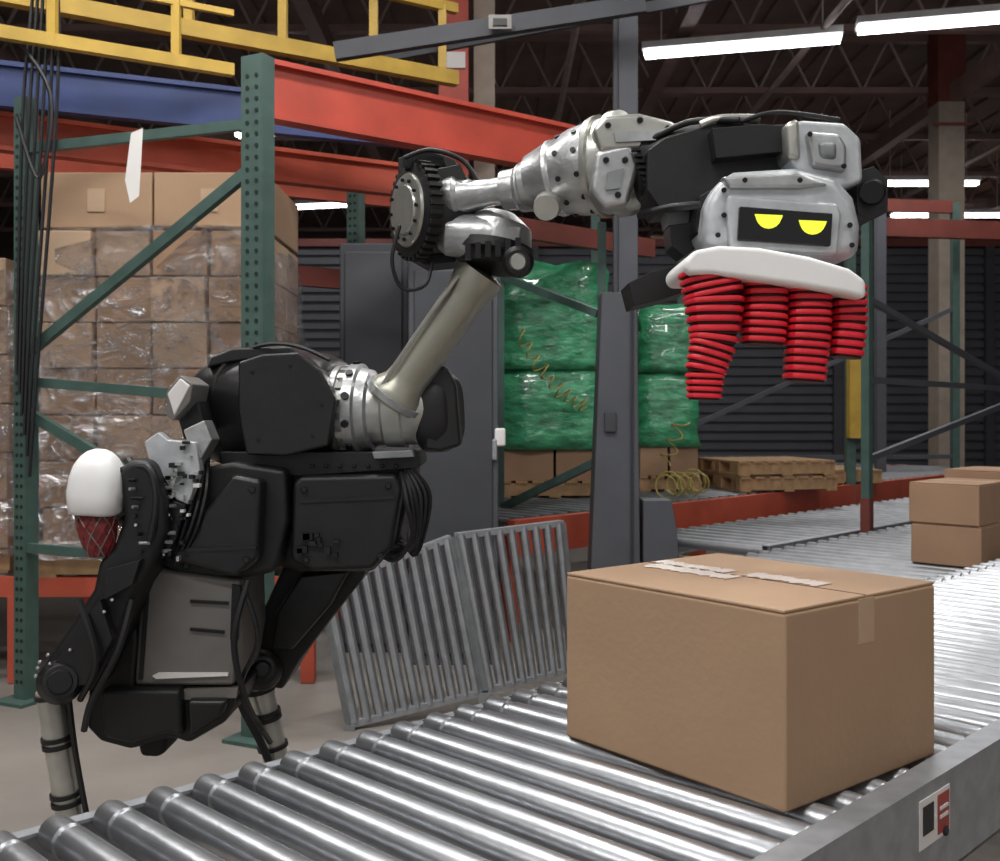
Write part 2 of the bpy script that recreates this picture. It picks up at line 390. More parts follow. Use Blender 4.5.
def load(name,x0,x1,y0,y1,z0,nx,ny,nz,h,top=True,seed=0,tops=.36):
    rr=random.Random(seed); r=empty(name,((x0+x1)/2,(y0+y1)/2,z0)); q=B()
    pallet(q,((x0+x1)/2,(y0+y1)/2,0),x1-x0,y1-y0,(1,0,0),(0,1,0),z0); q.make('pallet',r,smooth=False)
    q=B(); z=z0+.125;dx=(x1-x0)/nx;dy=(y1-y0)/ny
    for k in range(nz):
        for i in range(nx):
            for j in range(ny):
                if 0<i<nx-1 and 0<j<ny-1: continue
                q.box((x0+dx*(i+.5)+rr.uniform(-.012,.012),y0+dy*(j+.5)+rr.uniform(-.014,.014),z+h*(k+.5)),(dx-.014,dy-.012,h-.008),rr.choice([M['kraft'],M['kraft3'],M['kraft3'],M['kraft2']]))
    q.make('cartons',r,bevel=.006)
    zt=z+h*nz
    q=B(); n=16
    rag(q,((x0+x1)/2,(y0+y1)/2),(x1-x0)+.07,(y1-y0)+.07,z-.03,zt+.01,clear,n,.018,seed+9); q.make('stretch_wrap',r,ang=180)
    if top:
        q=B(); hx=(x1-x0)/2
        for i in range(2): q.box((x0+.0+hx*(i+.5),(y0+y1)/2,zt+.015+tops/2),(hx-.01,(y1-y0)-.05,tops),M['kraft'])
        q.make('top_cartons',r,bevel=.006)
        q=B()
        for i in range(2): q.box((x0+hx*(i+.5),y0+.022,zt+tops*.55),(.09,.004,.12),M['kraft3'])
        q.make('tape_strips',r,smooth=False)
load('wrapped_pallet_load',-2.40,-1.22,5.45,6.4,.55,4,3,7,.24,True,2,.29)
load('wrapped_pallet_load',-3.9,-2.62,5.6,6.5,.55,4,3,6,.26,False,4)

# ---------------- pallet rack
root=empty('pallet_rack',(-1.7,4.9,0)); rackroot=root
P1=Vector((-1.06,4.5,0));P2=Vector((-2.33,5.1,0)); fd=(P2-P1).normalized(); fn=Vector((fd.y,-fd.x,0))
if fn.y<0: fn=-fn
q=B();qd=B()
def upright(P,z1,w=.1,m=M['green']):
    Pz=lambda z,o=0,e=0: P+fd*o+fn*e+Vector((0,0,z))
    q.box(Pz(z1/2),(w,.012,z1),m,fd,fn); 
    for s in(-1,1):
        q.box(Pz(z1/2,s*w/2,.035),(.012,.08,z1),m,fd,fn); 
    q.box(Pz(.008),(.2,.16,.016),m,fd,fn)
    k=int(z1/.05)
    for i in range(2,k):
        for s in (-1,1):
            c=Pz(i*.05,s*w*.23,-.0065)
            qd.lathe(c,c-fn*.002,[(0,.010),(1,.010)],M['greend'],seg=8)
upright(P1,2.94,.105);upright(P2,2.94,.065)
def br(z1,z2,w=.045):
    a=P1+Vector((0,0,z1))+fn*.02; c=P2+Vector((0,0,z2))+fn*.02
    q.beam(a,c,.035,w,M['green'])
br(2.65,2.69);br(2.47,1.68,.05);br(1.46,1.56);br(.82,1.42,.05);br(.75,.75)
upright(Vector((-.98,7.0,0)),3.0,.08)
upright(Vector((-1.55,7.2,0)),3.0,.08)
q.make('uprights_and_braces',root,smooth=False);qd.make('upright_holes',root,smooth=False)
q=B()
def ibeam(p0,p1,w,h,m):
    q.beam(p0,p1,w*.35,h*.96,m); o=Vector((0,0,h/2-.012))
    q.beam(Vector(p0)+o,Vector(p1)+o,w,.024,m);q.beam(Vector(p0)-o,Vector(p1)-o,w,.024,m)
ibeam((-1.12,4.95,2.93),(.62,6.28,2.93),.10,.28,M['rackred2'])
ibeam((-3.0,5.25,2.87),(-.4,6.75,2.87),.09,.2,M['rackred']); ibeam((-3.2,5.05,3.07),(-.5,6.15,3.07),.07,.23,M['blue'])
ibeam((-3.0,6.3,2.95),(-.2,7.8,2.95),.07,.16,M['rackred']); q.beam((-.4,6.9,2.7),(1.2,8.3,2.7),.07,.14,M['redk'])
q.beam((-1.35,6.4,2.25),(-.3,7.2,2.25),.07,.12,M['redk'])
q.make('load_beams',root,smooth=False)
q=B()
for y in (5.48,6.45): q.beam((-4.1,y,.5),(-.9,y,.5),.06,.1,M['rackred'])
for x in (-4.0,-2.52,-1.0):
    for y in (5.48,6.45): q.box((x,y,.23),(.07,.07,.45),M['rackred'])
for i in range(8): q.box((-3.9+i*.42,5.97,.52),(.05,.95,.05),M['galvd'])
q.make('deck',root,smooth=False)
q=B()
for i in range(6):
    x=-2.24+i*.022; q.path([(x,4.98,5.0),(x+.03,4.98,3.6),(x-.02+.01*i,4.98,2.9),(x-.05-.005*i,5.0,2.2-.12*i),(x-.07-.01*i,5.02,1.6-.1*i)],.009,M['cable'],6)
q.path([(-2.3,4.9,3.2),(-2.1,4.9,2.9),(-2.15,4.9,2.5),(-2.28,4.95,2.8)],.01,M['cable'],6)
q.make('cable_bundle',root)
root=empty('yellow_guard_rail',(-1.5,5.4,3.1));q=B()
q.beam((-3,4.4,3.15),(-1.36,5.35,3.15),.05,.06,M['yellow'])
q.beam((-3.2,5.0,3.55),(-.28,6.75,3.55),.07,.09,M['yellow']); q.beam((-3.2,5.0,4.0),(-.28,6.75,4.0),.05,.06,M['yellow'])
for t in (.1,.3,.5,.66,.83,.97):
    x=-3.2+2.92*t;y=5+1.75*t; q.box((x,y,3.77),(.05,.05,.46),M['yellow'])
for t in (.2,.55,.85):
    x=-3+1.64*t;y=4.4+.95*t; q.box((x,y,3.3),(.04,.04,.3),M['yellow'])
q.beam((-3,4.4,3.44),(-1.36,5.35,3.44),.03,.03,M['yellow'])
q.make('rails',root,smooth=False)
q=B(); q.box((-.35,8,1.5),(.2,.2,3.0),M['colg']);q.box((-.35,8,4.75),(.22,.22,3.5),M['rackred2']);q.box((-.33,7.88,4.05),(.14,.02,.12),M['label']);q.box((-.12,8.1,3.3),(.16,.16,6.5),M['beige']);q.make('building_column',smooth=False)
q=B(); q.box((5.95,14,2.75),(.34,.34,5.5),M['beige']);q.box((5.95,14,6.0),(.36,.36,1.0),M['redk']);q.box((5.95,13.82,5.2),(.5,.02,.04),M['redk']);q.make('building_column',smooth=False)
q=B(); q.beam(V(335,52,6.1),V(645,4,6.1),.06,.10,M['colg2']);q.beam(V(335,52,6.1)+Vector((0,.5,.1)),V(760,-40,7)+Vector((0,.5,0)),.05,.07,M['colg2']);q.box(V(500,22,6.0),(.13,.01,.08),M['panelg']);q.box(V(500,22,5.99),(.08,.01,.04),M['labelk'])
q.make('cross_beam',smooth=False)
root=empty('rack_frame',(2.9,7.6,0));q=B()
R1=Vector((2.39,6.84,0));R2=Vector((4.25,8.7,0))
for P,m in ((R1,M['green']),(R2,M['green'])): q.box(P+Vector((0,0,1.33)),(.055,.055,2.66),m,c3,n3); q.box(P+Vector((0,0,.01)),(.12,.1,.02),m,c3,n3)
q.box(R1+Vector((0,0,.55)),(.062,.062,.6),M['redk'],c3,n3)
up=lambda P,z:P+Vector((0,0,z))
for z0,z1 in ((2.15,1.65),(1.62,1.6),(1.1,1.5)): q.beam(up(R1,z0),up(R2,z1),.035,.04,M['colg'])
q.make('uprights_and_braces',root,smooth=False)
root=empty('rack_frame',(3,10,0));q=B()
for x,y in ((.9,9.9),(3.2,9.6),(2.0,11.6),(5.2,12)):
    q.box((x,y,1.9),(.08,.08,3.8),M['green'])
q.box((3.2,9.5,1.55),(.1,.1,.75),M['yellow']);q.box((1.76,9.75,1.6),(.1,.1,.9),M['yellow']);q.box((1.76,9.75,.6),(.1,.1,1.2),M['yellow'])
for (a,c,z0,z1) in (((.9,9.9),(3.2,9.6),3.3,3.3),((2.0,11.6),(5.2,12),3.75,3.75)): q.beam((*a,z0),(*c,z1),.06,.14,M['redk'])
for (a,c,z0,z1) in (((2,11.6),(5.2,12),1.2,2.6),((2,11.6),(5.2,12),.9,.9)): q.beam((*a,z0),(*c,z1),.04,.05,M['colg'])
q.beam((4.2,11.6,3.45),(9,12.4,3.45),.1,.2,M['redk'])
q.box((9,12.4,1.8),(.1,.1,3.6),M['redk']); q.box((4.2,11.6,1.8),(.1,.1,3.6),M['colg'])
q.make('uprights_and_beams',root,smooth=False)
q=B(); q.beam((.02,7.3,2.35),(.62,6.62,2.03),.04,.05,M['green']);q.beam((.02,7.3,.75),(.62,6.62,1.1),.04,.05,M['green']);q.box((.0,7.32,1.2),(.06,.06,2.4),M['green']);q.box((.64,6.6,1.3),(.05,.05,2.6),M['green']);q.make('rack_frame',smooth=False)
root=empty('storage_rack',(4,22,0));q=B()
for i in range(8): q.box((-3+i*2.4,22,2.4),(.12,.12,4.8),M['redk'])
for z in (3.0,4.5): q.beam((-3,22,z),(13.8,22,z),.08,.18,M['redk'])
for i in range(12): q.box((-2.4+i*1.2,22.3,4.85 if i%3 else 3.4),(.9,.7,.5),M['kraft2'] if i%2 else M['colg'])
q.make('frame',root,smooth=False)

# hoses
def coil(name,p0,p1,R,turns,r,sag=0.,jit=0.):
    rr=random.Random(turns)
    p0=Vector(p0);p1=Vector(p1);ax=p1-p0;x,y=frame(ax);pts=[]
    N=turns*10; j=[1+rr.uniform(-jit,jit) for _ in range(turns+2)]
    for i in range(N+1):
        t=i/N;a=2*math.pi*turns*t; k=j[i//10]*(1-(i%10)/10)+j[i//10+1]*(i%10)/10; pts.append(p0+ax*t+x*R*k*math.cos(a)+y*R*k*math.sin(a)-Vector((0,0,sag*4*t*(1-t))))
    q=B();q.path(pts,r,M['ypale'],6,0);q.make(name)
coil('coiled_air_hose',(.13,7.6,2.0),(.62,7.5,1.45),.05,9,.006,.1,.4)
coil('coiled_air_hose',(1.22,7.85,.86),(1.6,8.3,.86),.085,8,.006,0,.4)
coil('coiled_air_hose',(1.3,8.3,1.0),(1.42,8.2,1.35),.06,3,.006,0,.4)
q=B(); q.prism([V(131,133,4.66),V(143,128,4.66),V(141,165,4.66),V(139,196,4.66),V(130,203,4.66),V(125,180,4.66)],[V(131,133,4.67),V(143,128,4.67),V(141,165,4.68),V(139,196,4.69),V(130,203,4.67),V(125,180,4.67)],M['label']);q.make('plastic_tag',rackroot,smooth=False)

# ---------------- ROBOT
rb=empty('warehouse_robot',(-.95,3.0,0))
q=B()
k=.162
q.lathe(V(206,410,3.1),V(342,408,2.95),[(0,.5*k),(.02,.62*k),(.06,.76*k),(.12,.87*k),(.2,.95*k),(.3,1.0*k),(.5,1.03*k),(.72,1.0*k),(.86,.94*k),(.94,.86*k),(.98,.78*k),(1,.7*k)],M['blackg'],56,2.7,up=(0,-.2,1))
q.make('turret_shell',rb,ang=60)
q=B()
q.lathe(V(262,408,3.03),V(265,408,3.02),[(0,1.035*k),(1,1.035*k)],M['rubber'],56,2.7,up=(0,-.2,1))
q.plate([(238,362),(262,354),(298,352),(322,372),(336,400),(328,446),(286,456),(246,455),(238,410)],2.78,2.95,M['blackg'])
q.plate([(212,356),(232,348),(290,346),(300,354),(232,362),(206,368)],2.92,3.15,M['blackg'])
q.make('turret_cover_panel',rb,bevel=.045,seg=6)
q=B()
for (u,v) in ((252,372),(290,366),(322,405),(312,436),(258,440)): q.lathe(V(u,v,2.79),V(u,v,2.775),[(0,.006),(1,.004)],M['boltd'],10)
q.path([V(240,352,2.95),V(270,344,2.9),V(300,347,2.88),V(330,360,2.86)],.006,M['cable'],6)
q.make('turret_fasteners',rb)
q=B();a0=V(336,410,2.95);a1=V(380,410,2.93)
q.lathe(a0,a1,[(0,.115),(.08,.125),(.2,.125),(.22,.115),(.38,.115),(.4,.13),(.62,.13),(.66,.118),(.85,.112),(.9,.1),(1,.098)],M['silver'],48)
ax=(a1-a0).normalized();x,y=frame(ax)
for i in range(22):
    t=2*math.pi*i/22; o=x*math.cos(t)+y*math.sin(t)
    q.box(a0+(a1-a0)*.31+o*.118,(.018,.018,.014),M['silverp'],ax,o.cross(ax),o)
    if i%2==0: q.lathe(a0+(a1-a0)*.51+o*.128,a0+(a1-a0)*.51+o*.137,[(0,.011),(1,.011)],M['boltd'],8)
q.lathe(V(376,410,2.93),V(432,408,2.92),[(0,.1),(.15,.098),(.2,.104),(.5,.105),(.54,.1),(.8,.1),(1,.085)],M['silverp'],40)
q.make('shoulder_joint',rb,ang=30)
q=B()
q.lathe(V(422,412,2.95),V(458,410,2.93),[(0,.1),(.15,.115),(.6,.115),(.9,.1),(1,.08)],M['black'],36,3)
q.plate([(425,372),(446,365),(456,385),(461,446),(440,452),(425,450)],2.84,3.0,M['black'])
q.make('shoulder_motor_cover',rb,bevel=.012,seg=3)
q=B(); p0=V(392,402,2.86);p1=V(482,272,2.78)
q.lathe(p0,p1,[(0,.075),(.04,.08),(.1,.072),(.14,.06),(.2,.056),(.8,.056),(.86,.06),(.92,.066),(1,.066)],M['tubem'],36)
d=(p1-p0)
q.lathe(p0+d*.02,p0+d*.06,[(0,.086),(1,.086)],M['silver'],36)
q.path([p0+d*.1+Vector((-.05,-.05,0)),p0+d*.5+Vector((-.055,-.05,0)),p0+d*.95+Vector((-.05,-.05,.0))],.006,M['silverp'],6)
q.make('upper_arm',rb)
# elbow
q=B()
c=V(407,210,2.74);nx=Vector((.86,.5,.03)).normalized()
R=.124
q.lathe(c-nx*.006,c+nx*.055,[(0,R*.70),(.02,R*.74),(.12,R*.75),(.13,R*.78),(.2,R*.98),(.6,R*1.0),(.85,R*.97),(1,R*.85)],M['black'],48,ms=[M['silverp']]*3+[M['black']]*4)
x,y=frame(nx)
for i in range(34):
    t=2*math.pi*i/34;o=x*math.cos(t)+y*math.sin(t); q.box(c+nx*.025+o*R*1.0,(.035,.011,.016),M['rubber'],nx,o.cross(nx),o)
for i in range(12):
    t=2*math.pi*i/12;o=x*math.cos(t)+y*math.sin(t); q.lathe(c-nx*.008+o*R*.62,c-nx*.014+o*R*.62,[(0,.005),(1,.005)],M['boltd'],8)
q.lathe(c-nx*.0065,c-nx*.012,[(0,R*.52),(1,R*.5)],M['silverp'],40)
q.make('elbow_gear',rb,ang=30)
q=B()
q.lathe(c+nx*.05,c+nx*.19,[(0,.1),(.2,.108),(.7,.1),(1,.075)],M['black'],36,2.6)
q.plate([(398,158),(432,150),(455,160),(470,185),(468,235),(455,262),(425,265),(400,250)],2.82,2.95,M['black'])
q.plate([(418,172),(460,164),(472,190),(440,200),(420,195)],2.70,2.8,M['black'])
q.plate([(402,156),(430,150),(444,156),(440,166),(404,168)],2.72,2.82,M['boltd'])
q.path([V(400,225,2.68),V(392,260,2.68),V(402,288,2.7),V(425,285,2.72),V(432,262,2.74)],.006,M['cable'],6)
q.path([V(404,158,2.7),V(430,150,2.7),V(462,160,2.7),V(478,182,2.7)],.007,M['cable'],6)
q.make('elbow_housing',rb,bevel=.012,seg=3)
q=B()
q.lathe(V(498,215,2.78),V(490,268,2.76),[(0,.05),(.1,.07),(.25,.095),(.5,.1),(.62,.1),(.63,.112),(.8,.112),(.82,.1),(1,.08)],M['silverp'],36,ms=[M['silver']]*4+[M['black']]*4)
q.lathe(V(440,234,2.74),V(520,240,2.72),[(0,.04),(.1,.055),(.6,.06),(.85,.05),(1,.035)],M['silver'],28)
q.lathe(V(518,262,2.66),V(518,262,2.60),[(0,.04),(.8,.04),(1,.03)],M['black'],24)
q.lathe(V(518,262,2.60),V(518,262,2.59),[(0,.022),(1,.018)],M['silverp'],24)
for i in range(6):
    q.box(V(468+i*10,252-i*1.2,2.655),(.014,.02,.04),M['boltd'])
q.make('elbow_pivot',rb,ang=30)
# forearm
q=B();p0=V(438,200,2.74);p1=V(530,187,2.66)
q.lathe(p0,p1,[(0,.05),(.08,.056),(.22,.056),(.26,.045),(.45,.036),(.6,.034),(.7,.036),(.72,.05),(.86,.052),(.9,.06),(1,.062)],M['silver'],32)
q.lathe(V(522,188,2.66),V(604,166,2.57),[(0,.05),(.05,.062),(.12,.064),(.14,.075),(.4,.092),(.42,.096),(.46,.096),(.48,.092),(.7,.108),(.9,.112),(.93,.118),(1,.118)],M['silver'],40)
q.lathe(V(600,167,2.57),V(652,160,2.5),[(0,.12),(.1,.122),(.12,.112),(.3,.112),(.34,.125),(.5,.125),(.55,.112),(.8,.108),(1,.088)],M['silverp'],40,2.2)
ax=(V(604,166,2.57)-V(522,188,2.66)).normalized();x,y=frame(ax)
for t_,rr,nn in ((.83,.112,12),(.6,.102,10)):
    cc=V(522,188,2.66).lerp(V(604,166,2.57),t_)
    for i in range(nn):
        t=2*math.pi*i/nn+.3;o=x*math.cos(t)+y*math.sin(t);q.lathe(cc+o*rr*.97,cc+o*(rr+.003),[(0,.007),(1,.007)],M['boltd'],8)
q.lathe(V(548,205,2.56),V(546,208,2.5),[(0,.035),(1,.03)],M['silverp'],20)
q.make('forearm',rb,ang=30)
q=B()
q.plate([(592,128),(604,114),(640,112),(672,120),(684,128),(680,146),(640,150),(600,152)],2.42,2.6,M['silverp'])
q.plate([(596,150),(632,142),(640,165),(628,205),(604,208),(590,190)],2.42,2.5,M['silver'])
q.make('wrist_actuator_housing',rb,bevel=.014,seg=3)
q=B()
for (u,v) in ((608,125),(640,120),(668,128),(606,160),(625,160),(618,195)): q.lathe(V(u,v,2.42),V(u,v,2.412),[(0,.008),(1,.006)],M['boltd'],10)
for i in range(9): q.box(V(636+2*i,150+i*6,2.405),(.02,.02,.006),M['boltd'])
q.plate([(608,172),(624,168),(620,188),(606,190)],2.41,2.43,M['galvd'])
q.plate([(614,132),(660,130),(656,140),(616,142)],2.41,2.43,M['silver'])
q.make('bolts',rb)
q=B()
q.lathe(V(640,166,2.52),V(722,166,2.44),[(0,.088),(.15,.1),(.25,.092),(.6,.098),(.9,.09),(1,.07)],M['black'],36,2.5)
q.plate([(648,150),(665,138),(720,122),(770,125),(806,122),(808,160),(790,172),(735,176),(715,205),(660,208),(648,190)],2.36,2.55,M['black'])
q.plate([(712,128),(760,124),(800,126),(800,150),(716,158)],2.31,2.38,M['blackg'])
q.path([V(640,215,2.45),V(670,208,2.3),V(700,205,2.28)],.01,M['cable'],8)
q.path([V(700,125,2.36),V(722,118,2.35),V(760,118,2.35)],.009,M['silverp'],8)
q.path([V(650,140,2.42),V(690,122,2.38),V(740,120,2.33)],.008,M['cable'],8)
q.path([V(740,122,2.34),V(770,113,2.34),V(800,114,2.36),V(840,120,2.36)],.006,M['cable'],8)
q.make('wrist',rb,bevel=.012,seg=3)
# gripper head
q=B()
q.plate([(702,240),(706,205),(716,182),(736,170),(796,166),(838,176),(856,196),(863,225),(861,258),(800,256),(740,250)],2.24,2.5,M['whites'])
q.make('gripper_head_shell',rb,bevel=.028,seg=5)
q=B()
q.plate([(728,194),(838,203),(842,214),(838,254),(730,248),(726,210)],2.225,2.26,M['whites'])
q.plate([(722,176),(800,172),(830,184),(800,188),(730,188)],2.225,2.27,M['silver'])
q.make('gripper_face_frame',rb,bevel=.008,seg=3)
q=B(); q.plate([(740,206),(833,213),(831,246),(738,240)],2.212,2.24,M['face']); q.make('face_panel',rb,bevel=.003)
q=B()
for (u,v) in ((769,214),(813,220)):
    pts=[(u-14,v),(u+14,v+1.2)]+[(u+13*math.cos(t*math.pi/10),v+1+13.5*math.sin(t*math.pi/10)) for t in range(1,10)]
    q.plate(pts,2.209,2.214,M['eye'])
q.make('eyes',rb,smooth=False)
q=B()
q.plate([(790,126),(800,119),(845,122),(862,138),(864,182),(840,190),(800,172),(790,160)],2.28,2.46,M['whites'])
q.plate([(806,130),(840,132),(848,145),(848,172),(812,166)],2.262,2.3,M['silver'])
q.plate([(818,140),(838,141),(838,160),(820,158)],2.255,2.28,M['galvd'])
q.plate([(786,122),(800,117),(802,160),(788,158)],2.27,2.4,M['silverp'])
q.make('gripper_pivot_block',rb,bevel=.012,seg=3)
q=B()
q.plate([(856,172),(874,166),(888,180),(888,212),(872,220),(858,214)],2.3,2.45,M['black'])
q.plate([(700,196),(710,190),(712,232),(704,240),(696,232)],2.3,2.42,M['black'])
q.lathe(V(872,192,2.3),V(872,192,2.27),[(0,.03),(1,.025)],M['boltd'],20)
for (u,v) in ((724,215),(850,225),(810,134),(844,166),(718,235),(852,245),(800,180),(745,180),(724,190)): q.lathe(V(u,v,2.262),V(u,v,2.222),[(0,.006),(1,.006)],M['boltd'],10)
q.plate([(664,206),(700,200),(700,222),(668,226)],2.42,2.5,M['galvd'])
q.plate([(670,226),(698,222),(700,246),(684,256),(672,246)],2.38,2.48,M['boltd'])
q.plate([(628,283),(650,272),(690,262),(690,290),(660,300),(634,306)],2.4,2.55,M['black'])
q.make('gripper_side_parts',rb,bevel=.005)
q=B()
top=[(684,262),(694,250),(720,245),(760,247),(810,256),(850,268),(867,280)]
bot=[(867,299),(845,294),(800,286),(750,279),(712,274),(688,274)]
q.plate(top+bot,2.10,2.36,M['white']); q.make('foam_pad_frame',rb,bevel=.012,seg=4)
# suction cups
q=B()
def cup(pts,n,d):
    """pts: list of (u,v,r) centre line stations"""
    P=[V(u,v,d) for u,v,r in pts]; Rr=[r for _,_,r in pts]; m_=len(P)-1
    def at(t):
        f=min(t*m_,m_-1e-6);i=int(f);w_=f-i
        return P[i].lerp(P[i+1],w_),Rr[i]*(1-w_)+Rr[i+1]*w_
    for i in range(n):
        a_,r=at(i/n);b_,_=at((i+1)/n)
        q.lathe(a_,b_,[(0,r*.9),(.1,r*.98),(.3,r),(.5,r),(.68,r*.96),(.76,r*.86),(1,r*.86)],M['red'],24,3,ms=[M['red']]*4+[M['redd']]*2)
cup([(708,268,.062),(714,300,.060),(714,340,.048),(705,372,.040),(704,400,.034)],17,2.17)
cup([(764,274,.047),(764,310,.048),(762,345,.046)],9,2.18)
cup([(809,280,.045),(808,330,.045),(804,382,.042)],13,2.17)
cup([(848,286,.036),(849,320,.036),(845,358,.035)],9,2.18)
cup([(737,272,.034),(736,322,.034)],6,2.22);cup([(787,276,.03),(786,324,.03)],6,2.22);cup([(830,280,.03),(829,334,.03)],6,2.22)
for i,u in enumerate((712,752,794,836)): cup([(u,270+i*5,.046),(u,324+i*4,.042)],7,2.29)
q.make('suction_cups',rb,ang=25)
# torso
q=B()
q.plate([(222,458),(412,458),(408,500),(398,545),(372,572),(300,572),(250,560),(225,520)],2.88,3.25,M['black'])
q.plate([(292,484),(300,476),(396,474),(402,490),(392,548),(372,570),(312,572),(290,560)],2.80,2.95,M['black'])
q.plate([(190,470),(232,462),(286,470),(288,520),(276,572),(240,580),(172,582),(160,562),(180,520)],2.78,3.05,M['black'])
q.plate([(166,560),(232,474),(262,480),(258,560),(236,578)],2.72,2.82,M['blackg'])
q.plate([(120,500),(180,490),(180,580),(130,590)],2.84,3.05,M['black'])
q.make('torso',rb,bevel=.018,seg=3)
q=B()
q.plate([(220,452),(416,452),(418,468),(300,476),(222,470)],2.84,3.2,M['black'])
for i in range(7): q.lathe(V(312+i*14,466,2.84),V(312+i*14,466,2.825),[(0,.006),(1,.005)],M['boltd'],8)
q.plate([(372,452),(412,450),(414,457),(374,459)],2.8,2.9,M['galvd'])
q.make('waist_plate',rb,bevel=.004)
q=B()
for pts in ([(300,500),(394,496),(394,499),(300,503)],[(186,548),(256,546),(256,549),(186,552)]):
    q.plate(pts,2.795 if pts[0][0]>280 else 2.715,2.83,M['blackg'])
for (u,v,d_) in ((304,490,2.8),(388,486,2.8),(380,556,2.8),(306,560,2.8),(252,490,2.72),(246,560,2.72),(186,566,2.78),(320,545,2.8)): q.lathe(V(u,v,d_),V(u,v,d_-.012),[(0,.009),(1,.007)],M['boltd'],10)
rr=random.Random(9)
for i in range(10):
    u=rr.uniform(300,340);v=rr.uniform(530,558); q.box(V(u,v,2.795),(rr.uniform(.01,.03),.02,rr.uniform(.008,.02)),rr.choice([M['boltd'],M['rubber'],M['blackg']]))
q.make('torso_details',rb,smooth=False)
q=B()
for i in range(6):
    o=i*.012
    q.path([V(400,470,2.85)+Vector((o*.6,0,0)),V(406,500,2.8)+Vector((o,o,0)),V(412,535,2.82)+Vector((o*.1,o,-o)),V(396,560,2.85)+Vector((0,o,o)),V(376,552,2.86)],.007,M['cable'],6)
for i in range(5):
    q.path([V(196+i*3,455,2.8),V(186+i*5,490,2.74),V(172+i*6,530,2.71),V(166+i*3,565,2.74)],.006,M['cable'] if i%2 else M['boltd'],6)
q.path([V(128,460,2.72),V(140,480,2.68),V(146,510,2.66),V(140,545,2.66),V(120,590,2.66)],.012,M['cable'],8)
q.path([V(122,470,2.66),V(148,468,2.64),V(156,500,2.63),V(150,540,2.63)],.009,M['cable'],8)
q.path([V(245,590,2.75),V(258,640,2.75),V(240,690,2.8),V(262,730,2.9)],.007,M['cable'],6)
q.path([V(248,580,2.75),V(234,640,2.73),V(246,700,2.8),V(270,742,3.0)],.009,M['cable'],6)
q.path([V(80,600,2.6),V(96,660,2.58),V(80,700,2.62)],.008,M['cable'],6)
q.path([V(132,600,2.62),V(118,650,2.6),V(92,700,2.62),V(84,730,2.66)],.009,M['cable'],6)
q.make('cable_harness',rb)
# electronics brackets
q=B()
q.plate([(144,442),(158,432),(168,440),(196,442),(200,470),(188,505),(176,500),(164,478),(150,466)],2.70,2.74,M['whites'])
q.plate([(166,392),(180,375),(193,384),(190,402),(173,421),(166,416)],2.74,2.90,M['panelg'])
q.plate([(167,394),(180,378),(190,386),(174,416)],2.735,2.75,M['label'])
q.plate([(183,430),(204,420),(212,440),(196,468)],2.72,2.8,M['silver'])
q.plate([(172,500),(186,505),(176,540),(162,560),(158,548)],2.69,2.73,M['boltd'])
q.plate([(176,412),(198,400),(206,430),(184,440)],2.8,3.0,M['black'])
q.make('sensor_bracket',rb,bevel=.004)
q=B()
rr=random.Random(5)
for i in range(46):
    v=rr.uniform(440,560);u=rr.uniform(166,204)-(v-460)*.25
    q.box(V(u,v,2.69),(rr.uniform(.005,.016),.02,rr.uniform(.005,.013)),rr.choice([M['silverp'],M['boltd'],M['black'],M['label'],M['black'],M['cable']]))
for i in range(10): q.lathe(V(176-i*1.5+rr.uniform(-8,10),470+i*9,2.69),V(176-i*1.5,470+i*9,2.67),[(0,.006),(1,.004)],M['silver'],8)
for i in range(9): q.lathe(V(128+i*1.5+rr.uniform(-4,12),480+i*9,2.635),V(128+i*1.5,480+i*9,2.62),[(0,.005),(1,.004)],M['silver'] if i%2 else M['boltd'],8)
q.make('electronics',rb,smooth=False)
q=B()
q.lathe(V(96,514,2.66),V(100,449,2.66),[(0,.052),(.05,.062),(.3,.067),(.55,.064),(.75,.055),(.88,.042),(.96,.028),(1,.012)],M['white'],32,3.2)
q.make('white_cap',rb,ang=50)
q=B()
p0=V(96,513,2.66);p1=V(100,556,2.66)
q.lathe(p0,p1,[(0,.045),(.3,.05),(.7,.04),(1,.028)],M['rlat'],20)
for i in range(14):
    for s in (-1,1):
        pts=[]
        for j in range(5):
            t=j/4;a=2*math.pi*i/14+s*t*1.4;r=.05-.02*t*t; pts.append(p0.lerp(p1,t)+Vector((math.cos(a)*r,math.sin(a)*r,0)))
        q.path(pts,.0022,M['panelg'] if i%3==0 else M['rlat'],4,0)
q.make('red_mesh_guard',rb)
# left leg
q=B()
q.plate([(118,468),(132,458),(150,462),(164,500),(166,530),(150,572),(138,590),(118,640),(92,692),(52,700),(38,690),(40,668),(72,622),(92,590),(98,560),(112,548),(122,520)],2.64,2.82,M['black'])
q.make('thigh',rb,bevel=.022,seg=4)
q=B()
q.plate([(78,625),(100,600),(112,640),(88,684),(60,690),(52,668)],2.6,2.68,M['blackg'])
q.plate([(104,570),(140,560),(132,585),(104,600)],2.61,2.68,M['black'])
q.lathe(V(60,682,2.58),V(60,682,2.84),[(0,.04),(.1,.055),(.9,.055),(1,.04)],M['black'],28)
q.lathe(V(60,682,2.575),V(60,682,2.57),[(0,.03),(1,.028)],M['boltd'],20)
for (u,v) in ((40,662),(48,655),(36,676),(42,690),(112,600),(104,612),(38,668),(50,664),(90,628),(70,650)): q.lathe(V(u,v,2.62),V(u,v,2.59),[(0,.006),(1,.004)],M['silver'],8)
q.make('knee',rb,bevel=.008)
q=B();p0=V(50,690,2.72);p1=V(72,830,2.75);d=p1-p0
q.tube(p0,p1,.036,M['silverp'],.034,24)
for t in (.02,.32,.37,.72,.78,.9): q.lathe(p0+d*t,p0+d*(t+.03),[(0,.041),(1,.041)],M['black'],24)
